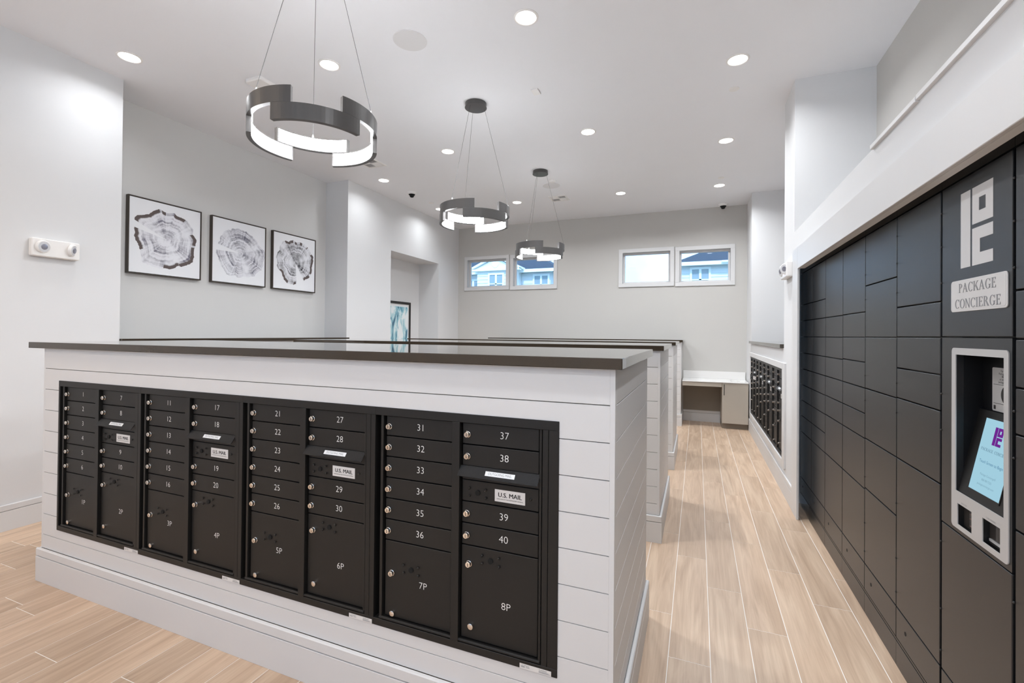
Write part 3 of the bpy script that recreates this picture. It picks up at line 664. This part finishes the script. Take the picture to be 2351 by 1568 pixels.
        ev = oo.evaluated_get(bpy.context.evaluated_depsgraph_get()); me = ev.to_mesh()
        q = MB().add([(XK-.0016-v.co.z, -v.co.x, v.co.y) for v in me.vertices], [tuple(p.vertices) for p in me.polygons]); ev.to_mesh_clear()
        bpy.data.objects.remove(oo); bpy.data.curves.remove(cu)
        q.build('bezel', M_SILVER, kp)
        D = .955
        q = MB().box(D, OY0-.005, OZ0-.03, D+.006, OY1+.005, OZ1+.01).box(XK+.02, OY1, OZ0-.01, D, OY1+.005, OZ1+.01).box(XK+.02, OY0-.005, OZ0-.01, D, OY0, OZ1+.01).box(XK+.02, OY0, OZ1, D, OY1, OZ1+.006)
        rc = q.build('recess', M_RECESS, t)
        # information plate on the recess back
        sy, sz = 2.034, 1.3725
        q = MB().prism(rounded(-.082, -.0745, .082, .0745, .006), lambda p, q_, tt: (D-tt, sy-p, sz+q_), 0, .002); q.build('information_plate', M_SILVER, rc)
        q = MB()
        for kk, dz in (('s1', .064), ('s2', .0545), ('s3', .045), ('s4', .0355), ('s5', .026)): text(q, kk, lambda x, y, dz=dz: (D-.0026, sy-x, sz+dz+y))
        for dz in (.0165, -.048): q.box(D-.0026, sy-.074, sz+dz, D-.0021, sy+.074, sz+dz+.0012)
        text(q, 's6', lambda x, y: (D-.0026, sy-.012-x, sz-.0615+y)); q.box(D-.0026, sy+.062, sz-.0685, D-.0021, sy+.073, sz-.055)
        q.lathe((D-.002, sy, sz-.016), (-1, 0, 0), [(.031, 0), (.031, .0008), (.026, .001)], 28); q.build('plate_lettering', M_INK, rc)
        # tilted screen
        A, B = Vector((.8865, 0, 1.000)), Vector((.9452, 0, 1.295)); ax = (B-A).normalized(); nrm = Vector((-ax.z, 0, ax.x))
        def S(y, v, d=0.0): p = A + ax*v + nrm*d; return (p.x, y, p.z)
        q = MB(); Ls = (B-A).length
        q.add([S(OY0, -.01), S(OY1, -.01), S(OY1, Ls), S(OY0, Ls), S(OY0, -.01, -.02), S(OY1, -.01, -.02), S(OY1, Ls, -.02), S(OY0, Ls, -.02)], [(0, 1, 2, 3), (4, 5, 6, 7), (0, 1, 5, 4), (1, 2, 6, 5), (2, 3, 7, 6), (3, 0, 4, 7)])
        for (ya_, va_, yb_, vb_) in ((1.936, .017, 1.940, .281), (2.118, .017, 2.124, .281), (1.936, .017, 2.124, .023), (1.936, .276, 2.124, .281)):
            q.add([S(ya_, va_), S(yb_, va_), S(yb_, vb_), S(ya_, vb_), S(ya_, va_, .002), S(yb_, va_, .002), S(yb_, vb_, .002), S(ya_, vb_, .002)], [(0, 1, 2, 3), (4, 5, 6, 7), (0, 1, 5, 4), (1, 2, 6, 5), (2, 3, 7, 6), (3, 0, 4, 7)])
        sl = q.build('screen_housing', M_BLACK, t)
        q = MB().add([S(1.940, .0235, .0008), S(2.118, .0235, .0008), S(2.118, .2755, .0008), S(1.940, .2755, .0008)], [(0, 1, 2, 3)]); q.build('screen', M_SCREEN, sl)
        cy = 2.029
        logo(MB(), .046, .062, lambda p, q_, tt: S(cy-p, .222+q_, .0010+tt)).build('screen_logo', M_PURPLE, sl)
        q = MB(); serif_word(q, 'PACKAGE', .068, .0105, lambda p, q_, tt: S(cy+.040-p, .170+q_, .0010+tt)); serif_word(q, 'CONCIERGE', .082, .0105, lambda p, q_, tt: S(cy-.043-p, .170+q_, .0010+tt))
        for kk, v in (('pc1', .086), ('pc2', .069), ('pc3', .052)): text(q, kk, lambda x, y, v=v: S(cy-x, v+y, .0012))
        q.build('screen_text', M_SGREY, sl)
        text(MB(), 'touch', lambda x, y: S(cy-x, .128+y, .0012)).build('screen_heading', M_SBLUE, sl)
        # two reader windows
        for nm, (y0, z0, y1, z1) in (('barcode_window', (2.068, .874, 2.1615, .950)), ('card_window', (1.9065, .876, 2.004, .955))):
            w = MB().box(XK+.016, y0-.002, z0-.002, XK+.05, y1+.002, z1+.002).build(nm, M_SMOKE, t)
            if nm[0] == 'b':
                q = MB()
                for z in (.886, .912, .928): q.box(XK+.010, 2.076, z, XK+.016, 2.110, z+.004)
                q.box(XK+.010, 2.076, .886, XK+.016, 2.079, .930); q.build('scanner', M_COPPER, w)
            else:
                MB().box(XK+.012, 1.9085, .944, XK+.016, 1.935, .953).build('status_light', M_GLED, w)
                MB().box(XK+.012, 1.915, .884, XK+.016, 1.998, .892).build('card_slot', M_SILVER, w)
        q = text(MB(), 'barcode', lambda x, y: (XK-.0034, 2.115-x, .9585+y)); text(q, 'card', lambda x, y: (XK-.0034, 1.955-x, .9630+y)); q.build('bezel_lettering', M_GREYINK, t)
# ================================================================== DESK
def desk():
    t = thing('desk', (.06, 8.73, 0), 'built-in desk with white top and open knee space by the back wall', 'desk')
    box('desk_top', M_QWHITE, (-.2360, 8.44, .762, .781, YB, .780), t, .002)
    box('backsplash', M_QWHITE, (-.2360, YB-.02, .780, .781, YB, .911), t, .002)
    box('apron', M_TAUPE, (-.2358, 8.452, .692, .384, 8.47, .757), t, .001)
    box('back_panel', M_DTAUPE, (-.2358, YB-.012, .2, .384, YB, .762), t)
desk()
c = thing('cabinet', (.58, 8.73, 0), 'taupe one-door cabinet under the right end of the desk top', 'cabinet')
box('body', M_TAUPE, (.388, 8.475, .095, .782, YB, .757), c)
dd = box('door', M_TAUPE, (.389, 8.452, .095, .778, 8.473, .757), c, .001)
q = MB().rod((.418, 8.436, .560), (.418, 8.436, .740), .005).rod((.418, 8.436, .572), (.418, 8.453, .572), .004).rod((.418, 8.436, .728), (.418, 8.453, .728), .004); q.build('handle', M_INK, dd)
box('toe_kick', M_DTAUPE, (.388, 8.53, 0, .782, YB, .094), c)
MB().prism(rounded(-.075, -.07, .075, .07, .006), lambda p, q, tt: (.60+p, 8.74+q, .7804+tt), 0, .009).build('desk_pad', M_LABEL, None, .001, label='thin pale flat pad lying on the white desk top', cat='pad')

# ================================================================== PICTURES
ARTL = ['framed tree-ring print nearest the near left wall, dark bark patches at top left', 'middle framed tree-ring print, pale grey with a split at left', 'framed tree-ring print closest to the far corner, darkest centre']
ARTM = [ring_art('tree_ring_print_1', (-.005, .0), 34, (0.16, 0.15, 0.20, 1), (R(160), R(6)), 1.0, .315, .57, .50),
        ring_art('tree_ring_print_2', (0.0, .0), 46, (0.10, 0.095, 0.14, 1), (R(174), R(7)), 2.7, .315, .62, .80),
        ring_art('tree_ring_print_3', (0.01, .0), 30, (0.02, 0.018, 0.026, 1), (R(288), R(14)), 4.4, .315, .62, .53, .15)]
def picture(name, y0, y1, z0, z1, xw, m, label, fw=.010, dp=.045):
    t = thing(name, (xw, (y0+y1)/2, z0), label, 'picture', group='framed prints in the left recess' if name == 'framed_print' else None)
    q = MB().box(xw, y0, z0, xw+dp, y1, z0+fw).box(xw, y0, z1-fw, xw+dp, y1, z1).box(xw, y0, z0+fw, xw+dp, y0+fw, z1-fw).box(xw, y1-fw, z0+fw, xw+dp, y1, z1-fw)
    q.build('frame', M_BRONZE if fw < .03 else M_INK, t, .001)
    g = fw+.004
    cv = MB().box(-.012, -(y1-y0)/2+g, -(z1-z0)/2+g, .012, (y1-y0)/2-g, (z1-z0)/2-g).build('canvas', m, t, world=False)
    cv.location = (dp-.018, 0, (z1-z0)/2)
    return t
for k, (y0, y1) in enumerate([(2.852, 3.590), (3.712, 4.446), (4.555, 5.300)]): picture('framed_print', y0, y1, 2.126, 2.914, -5.34, ARTM[k], ARTL[k])
tp = picture('framed_painting', 6.945, 7.862, 1.22, 2.152, NX, teal_art(), 'black framed teal abstract painting on the back of the left wall niche', fw=.045, dp=.03)
for o in tp.children:
    if o.name.startswith('canvas'): o.scale = (1, .88, .88)
box('mat_board', M_PAPER, (NX, 6.985, 1.262, NX+.012, 7.82, 2.11), tp)

# ================================================================== EMERGENCY LIGHTS
def emergency(loc, rz, label):
    """local: x along the wall, y into the wall, z up; front towards -y"""
    t = thing('emergency_light', loc, label, 'emergency light', rz, 'twin-head emergency lights')
    B = lambda mb, n, m, p=t, **k: mb.build(n, m, p, world=False, **k)
    q = MB().prism(rounded(-.153, 0, .153, .143, .012), lambda p, q_, a: (p, a, q_), -.052, 0); B(q, 'body', M_PLASTIC, bevel=.006)
    for x, dx, dy, dz in ((-.088, .25, -1, -.1), (.098, .62, -.75, -.1)):
        ax = Vector((dx, dy, dz)).normalized(); c = Vector((x, -.046, .078))
        h = B(MB().lathe(c, ax, [(.052, 0), (.052, .008), (.049, .016), (.045, .019)], 24), 'lamp_head', M_PLASTIC, smooth=True)
        B(MB().lathe(c+ax*.018, ax, [(.042, 0), (.040, .003), (.026, .0025)], 24).lathe(c+ax*.019, ax, [(.024, 0), (.022, .005), (.010, .006)], 14, 1), 'lens', [M_LENS, M_LENSD], h, smooth=True)
emergency((-4.92, 2.116, 2.132), R(90), 'twin-head emergency light on the near left wall')
emergency((XW, 4.985, 2.092), R(-90), 'twin-head emergency light on the white pier beside the lockers')

# ================================================================== CEILING FIXTURES
LIGHTS = [(-4.464, 2.394, 'recessed ceiling light nearest the near left wall, in front of the art recess'), (-2.962, 3.09, 'recessed ceiling light just behind the cables of the nearest ring pendant'),
 (-1.173, 3.138, 'nearest large recessed ceiling light at the top centre of the photo'), (.299, 4.258, 'recessed ceiling light nearest the right wall pier, closest of the right row'),
 (-1.168, 5.176, 'second recessed ceiling light in the row right of the pendants'), (.30, 5.98, 'middle recessed ceiling light of the row beside the right wall'),
 (-2.952, 5.112, 'recessed ceiling light just left of the middle pendant canopy'), (-4.422, 5.748, 'recessed ceiling light by the corner where the far left wall begins'),
 (-1.173, 7.617, 'farthest recessed ceiling light in the row right of the pendants'), (.298, 7.735, 'farthest recessed ceiling light of the row beside the right wall'),
 (-2.949, 7.529, 'recessed ceiling light between the middle and far pendants'), (-4.456, 7.45, 'recessed ceiling light half hidden by the left edge of the middle pendant')]
p0 = None
for x, y, lab in LIGHTS:
    if p0 is None:
        p0 = thing('recessed_light', (x, y, ZC), lab, 'ceiling light', group='recessed ceiling lights')
        q = MB(); n = 40
        for i in range(n):
            a, b = 2*math.pi*i/n, 2*math.pi*(i+1)/n
            ring = lambda r, z, w: (r*math.cos(w), r*math.sin(w), z)
            pr = [(.092, 0), (.090, -.004), (.078, -.007), (.072, -.003)]
            for (ra, za), (rb, zb) in zip(pr[:-1], pr[1:]): q.add([ring(ra, za, a), ring(ra, za, b), ring(rb, zb, b), ring(rb, zb, a)], [(0, 1, 2, 3)])
        q.build('trim_ring', M_PLASTIC, p0, world=False, smooth=True)
        MB().cyl((0, 0, -.003), (0, 0, -1), .0725, .001, 32).build('diffuser', M_DISC, p0, world=False)
        lo_ = lamp((0, 0, -.010), parent=p0); FULL_LAMP = lo_.data.copy(); lo_.data.energy = LAMP_W*.24
    else:
        o = dup(p0); o.location = (x, y, ZC); o['label'] = lab
        if x > .2 and y < 5:
            for ch in o.children:
                if ch.type == 'LIGHT': ch.data = FULL_LAMP.copy(); ch.data.energy = LAMP_W*.7
        elif x > -4:
            for ch in o.children:
                if ch.type == 'LIGHT': ch.data = FULL_LAMP
def disc(name, x, y, r, h, m, label, cat, n=36):
    return MB().lathe((x, y, ZC), (0, 0, -1), [(r, -.001), (r, h*.6), (r-h*.5, h)], n).build(name, m, None, 0, True, label=label, cat=cat)
M_SPK = mat('speaker_cloth', (0.74, 0.73, 0.735, 1), 0.8)
disc('ceiling_speaker', -2.117, 3.06, .132, .005, M_SPK, 'flat round ceiling speaker between the near downlights', 'speaker')
disc('ceiling_speaker', -2.12, 6.86, .135, .005, M_SPK, 'flat round ceiling speaker below the far pendant canopy', 'speaker')
disc('sprinkler_cover', .304, 4.752, .045, .006, M_PLASTIC, 'small round sprinkler cover nearest the right wall pier', 'sprinkler')
disc('sprinkler_cover', .309, 7.371, .045, .006, M_PLASTIC, 'small round sprinkler cover just before the farthest right downlight', 'sprinkler')
disc('sprinkler_cover', -4.39, 7.047, .045, .006, M_PLASTIC, 'small round sprinkler cover beside the left dome camera', 'sprinkler')
MB().lathe((-2.035, 6.62, ZC), (0, 0, -1), [(.052, -.001), (.052, .02), (.038, .034), (.02, .036)], 24).build('smoke_detector', M_PLASTIC, None, 0, True, label='white smoke detector near the far pendant canopy', cat='detector')
q = MB().prism(rounded(-.100, -.105, .100, .105, .03, 6), lambda p, q_, a: (-3.757+p, 3.088+q_, a), ZC-.035, ZC+.001); q.build('wireless_access_point', M_PLASTIC, None, .008, label='white rounded box on the ceiling behind the left pendant cable', cat='router')
q = MB().prism(rounded(-.034, -.052, .034, .052, .004, 3), lambda p, q_, a: (-1.438+p, 4.133+q_, a), ZC-.012, ZC+.001); q.build('ceiling_sensor', M_PLASTIC, None, .002, label='small white rectangular ceiling sensor right of the middle pendant canopy', cat='sensor')
M_DUCT = mat('duct_shade', (0.33, 0.33, 0.34, 1), 0.8)
def vent(x, y, label):
    t = thing('ceiling_vent', (x, y, ZC), label, 'vent', group='square ceiling vents'); h = .148
    q = MB()
    for b in ((-h, -h, h, -h+.025), (-h, h-.025, h, h), (-h, -h+.025, -h+.025, h-.025), (h-.025, -h+.025, h, h-.025), (-.006, -h+.025, .006, h-.025), (-h+.025, -.006, -.006, .006), (.006, -.006, h-.025, .006)): q.box(b[0], b[1], -.010, b[2], b[3], .0005)
    q.build('grille_frame', M_PLASTIC, t, world=False)
    MB().box(-h+.026, -h+.026, -.0012, h-.026, h-.026, .0004).build('duct_opening', M_DUCT, t, world=False)
    for i in range(2):
        for j in range(2):
            for k in range(5):
                a = -.118+.124*i; b = -.118+.124*j; u = .012+k*.022; q = MB(); sg = 1 if (i+j) % 2 else -1
                if (i+j) % 2: q.prism([(u-.008, -.002), (u+.006, -.012), (u+.008, -.011), (u-.006, -.001)], lambda p, z_, e: (a+p, e, z_), b, b+.112)
                else: q.prism([(u-.008, -.002), (u+.006, -.012), (u+.008, -.011), (u-.006, -.001)], lambda p, z_, e: (e, b+p, z_), a, a+.112)
                q.build('slat', M_PLASTIC, t, world=False)
vent(-4.135, 5.095, 'square white ceiling vent seen under the nearest ring pendant')
vent(-2.19, 7.54, 'square white ceiling vent above the back left windows')
def dome(x, y, label):
    t = thing('dome_camera', (x, y, ZC), label, 'security camera', group='ceiling dome cameras')
    MB().lathe((0, 0, 0), (0, 0, -1), [(.075, -.001), (.075, .014), (.062, .034), (.05, .036)], 28).build('base', M_PLASTIC, t, world=False, smooth=True)
    MB().lathe((0, 0, -.036), (0, 0, -1), [(.052, 0), (.050, .008), (.036, .020), (.034, .034), (.024, .046), (.008, .051)], 24).build('dome', M_PIT, t, world=False, smooth=True)
dome(-4.36, 6.40, 'black dome camera on the ceiling beside the far left wall')
dome(.405, 8.86, 'black dome camera on the ceiling by the back right corner')

# ring pendants
def pendant(x, y, label, led):
    t = thing('ring_pendant', (x, y, 2.63), label, 'pendant light', group='black ring pendants')
    B = lambda mb, n, m, p=t, **k: mb.build(n, m, p, world=False, **k)
    zc = ZC-2.63; RO, th, hh = .348, .026, .086
    B(MB().lathe((0, 0, zc), (0, 0, -1), [(.106, -.001), (.106, .040), (.110, .041), (.110, .046), (.104, .047)], 36), 'canopy', M_DGREY, smooth=True)
    span = R(78)
    for k in range(6):
        ca = R(-43+60*k); z0 = 0 if k % 2 == 0 else hh+.001; z1 = z0+hh
        a0, a1 = ca-span/2, ca+span/2; q = MB(); e = .0045/RO; r0 = RO-th
        q.sector((0, 0), r0+.006, RO, a0, a1, z0, z1)                                       # outer shell
        q.sector((0, 0), r0, r0+.006, a0, a1, z0, z0+.005).sector((0, 0), r0, r0+.006, a0, a1, z1-.005, z1)
        q.sector((0, 0), r0, r0+.006, a0, a0+2*e, z0+.005, z1-.005, 2).sector((0, 0), r0, r0+.006, a1-2*e, a1, z0+.005, z1-.005, 2)
        sg = B(q, 'ring_segment', M_DGREY)
        B(MB().sector((0, 0), r0+.0015, r0+.0055, a0+2*e, a1-2*e, z0+.0052, z1-.0052), 'diffuser', led, sg)
        if k % 2:
            p = ((RO-th/2)*math.cos(ca), (RO-th/2)*math.sin(ca)); c0 = (.085*math.cos(ca), .085*math.sin(ca))
            B(MB().lathe((p[0], p[1], z1), (0, 0, 1), [(.006, 0), (.006, .01), (.003, .022)], 10), 'cable_clip', M_PLASTIC)
            B(MB().rod((p[0], p[1], z1+.018), (c0[0], c0[1], zc-.045), .0013, 6), 'cable', M_CABLE)
pendant(-2.077, 2.06, 'nearest and largest ring pendant, its canopy out of the photo', M_LEDN)
pendant(-2.077, 4.144, 'middle ring pendant over the gap behind the first island', M_LED)
pendant(-2.077, 6.198, 'farthest ring pendant, in front of the back left windows', M_LEDF)

# ================================================================== OUTSIDE
box('lawn', M_GRASS, (-60, YB+.25, -.4, 60, 90, -.2), kind='structure')
def house_window(t, x0, x1, z0, z1, y):
    w = MB()
    m = (x0+x1)/2; z = (z0+z1)/2
    for a, b, c_, d in ((x0-.09, z0-.09, x1+.09, z0), (x0-.09, z1, x1+.09, z1+.10), (x0-.09, z0, x0, z1), (x1, z0, x1+.09, z1), (m-.05, z0, m+.05, z1), (x0, z-.025, x1, z+.025)): w.box(a, y-.06, b, c_, y+.02, d)
    f = w.build('window_frame', M_HTRIM, t)
    for a, b in ((x0, m-.05), (m+.05, x1)):
        for c_, d in ((z0, z-.025), (z+.025, z1)): MB().box(a, y-.02, c_, b, y+.01, d).build('pane', M_HGLASS, f)
def siding(t, x0, x1, z0, z1, y, dp):
    q = MB().box(x0, y+.03, z0, x1, y+dp, z1); z = z0
    while z < z1-.02:
        e = min(z+.18, z1); q.add([(x0, y, z), (x1, y, z), (x1, y+.03, e), (x0, y+.03, e), (x0, y+.03, z), (x1, y+.03, z)], [(0, 1, 2, 3), (0, 4, 5, 1)]); z += .18
    q.build('wall', M_SIDING, t)
def hip(t, x0, x1, y0, y1, z0, h, run):
    q = MB(); ym = (y0+y1)/2
    q.add([(x0, y0, z0), (x1, y0, z0), (x1, y1, z0), (x0, y1, z0), (x0+run, ym, z0+h), (x1-run, ym, z0+h)], [(0, 1, 5, 4), (1, 2, 5), (2, 3, 4, 5), (3, 0, 4), (0, 3, 2, 1)]); q.build('roof', M_ROOF, t)
    MB().box(x0, y0-.04, z0-.14, x1, y0+.06, z0+.02).build('eave_trim', M_HTRIM, t)
t = thing('house', (-11, 26, -.2), 'house with a gabled bay seen through the back left windows', 'house')
siding(t, -17.5, -6.9, -.2, 4.75, 22.3, 8); hip(t, -17.9, -6.35, 21.9, 30.8, 4.80, 2.6, 4.4)
house_window(t, -7.72, -7.02, 3.60, 4.50, 22.3); house_window(t, -11.5, -10.9, 3.60, 4.36, 22.3)
siding(t, -10.55, -8.45, -.2, 4.75, 21.4, .9)
gab = [(-10.75, 4.80), (-8.25, 4.80), (-9.5, 5.36)]
MB().prism(gab, lambda p, q_, a: (p, a, q_), 21.35, 24.0).build('gable', M_SIDING, t)
q = MB()
for (xa, za), (xb, zb) in (((-10.85, 4.79), (-9.5, 5.40)), ((-8.15, 4.79), (-9.5, 5.40))): q.prism([(xa, za), (xb, zb), (xb, zb+.10), (xa, za+.10)], lambda p, q_, a: (p, a, q_), 21.2, 24.0)
q.box(-10.85, 21.2, 4.72, -8.15, 21.5, 4.82); q.build('rake_trim', M_HTRIM, t)
MB().cyl((-9.5, 21.36, 5.06), (0, -1, 0), .17, .06, 24).build('round_vent', M_HTRIM, t)
house_window(t, -9.82, -9.12, 3.6, 4.52, 21.4)
t = thing('house', (3, 26, -.2), 'white house with a hipped roof seen through the far right window', 'house')
siding(t, -.75, 8, -.2, 4.70, 22.0, 8); hip(t, -1.05, 8.4, 21.6, 30.4, 4.74, 2.3, 4.4)
house_window(t, -.24, .44, 3.55, 4.47, 22.0)
MB().cyl((.95, 21.5, 4.70), (1, 0, 0), .06, 1.2, 10).build('gutter', M_HTRIM, t)
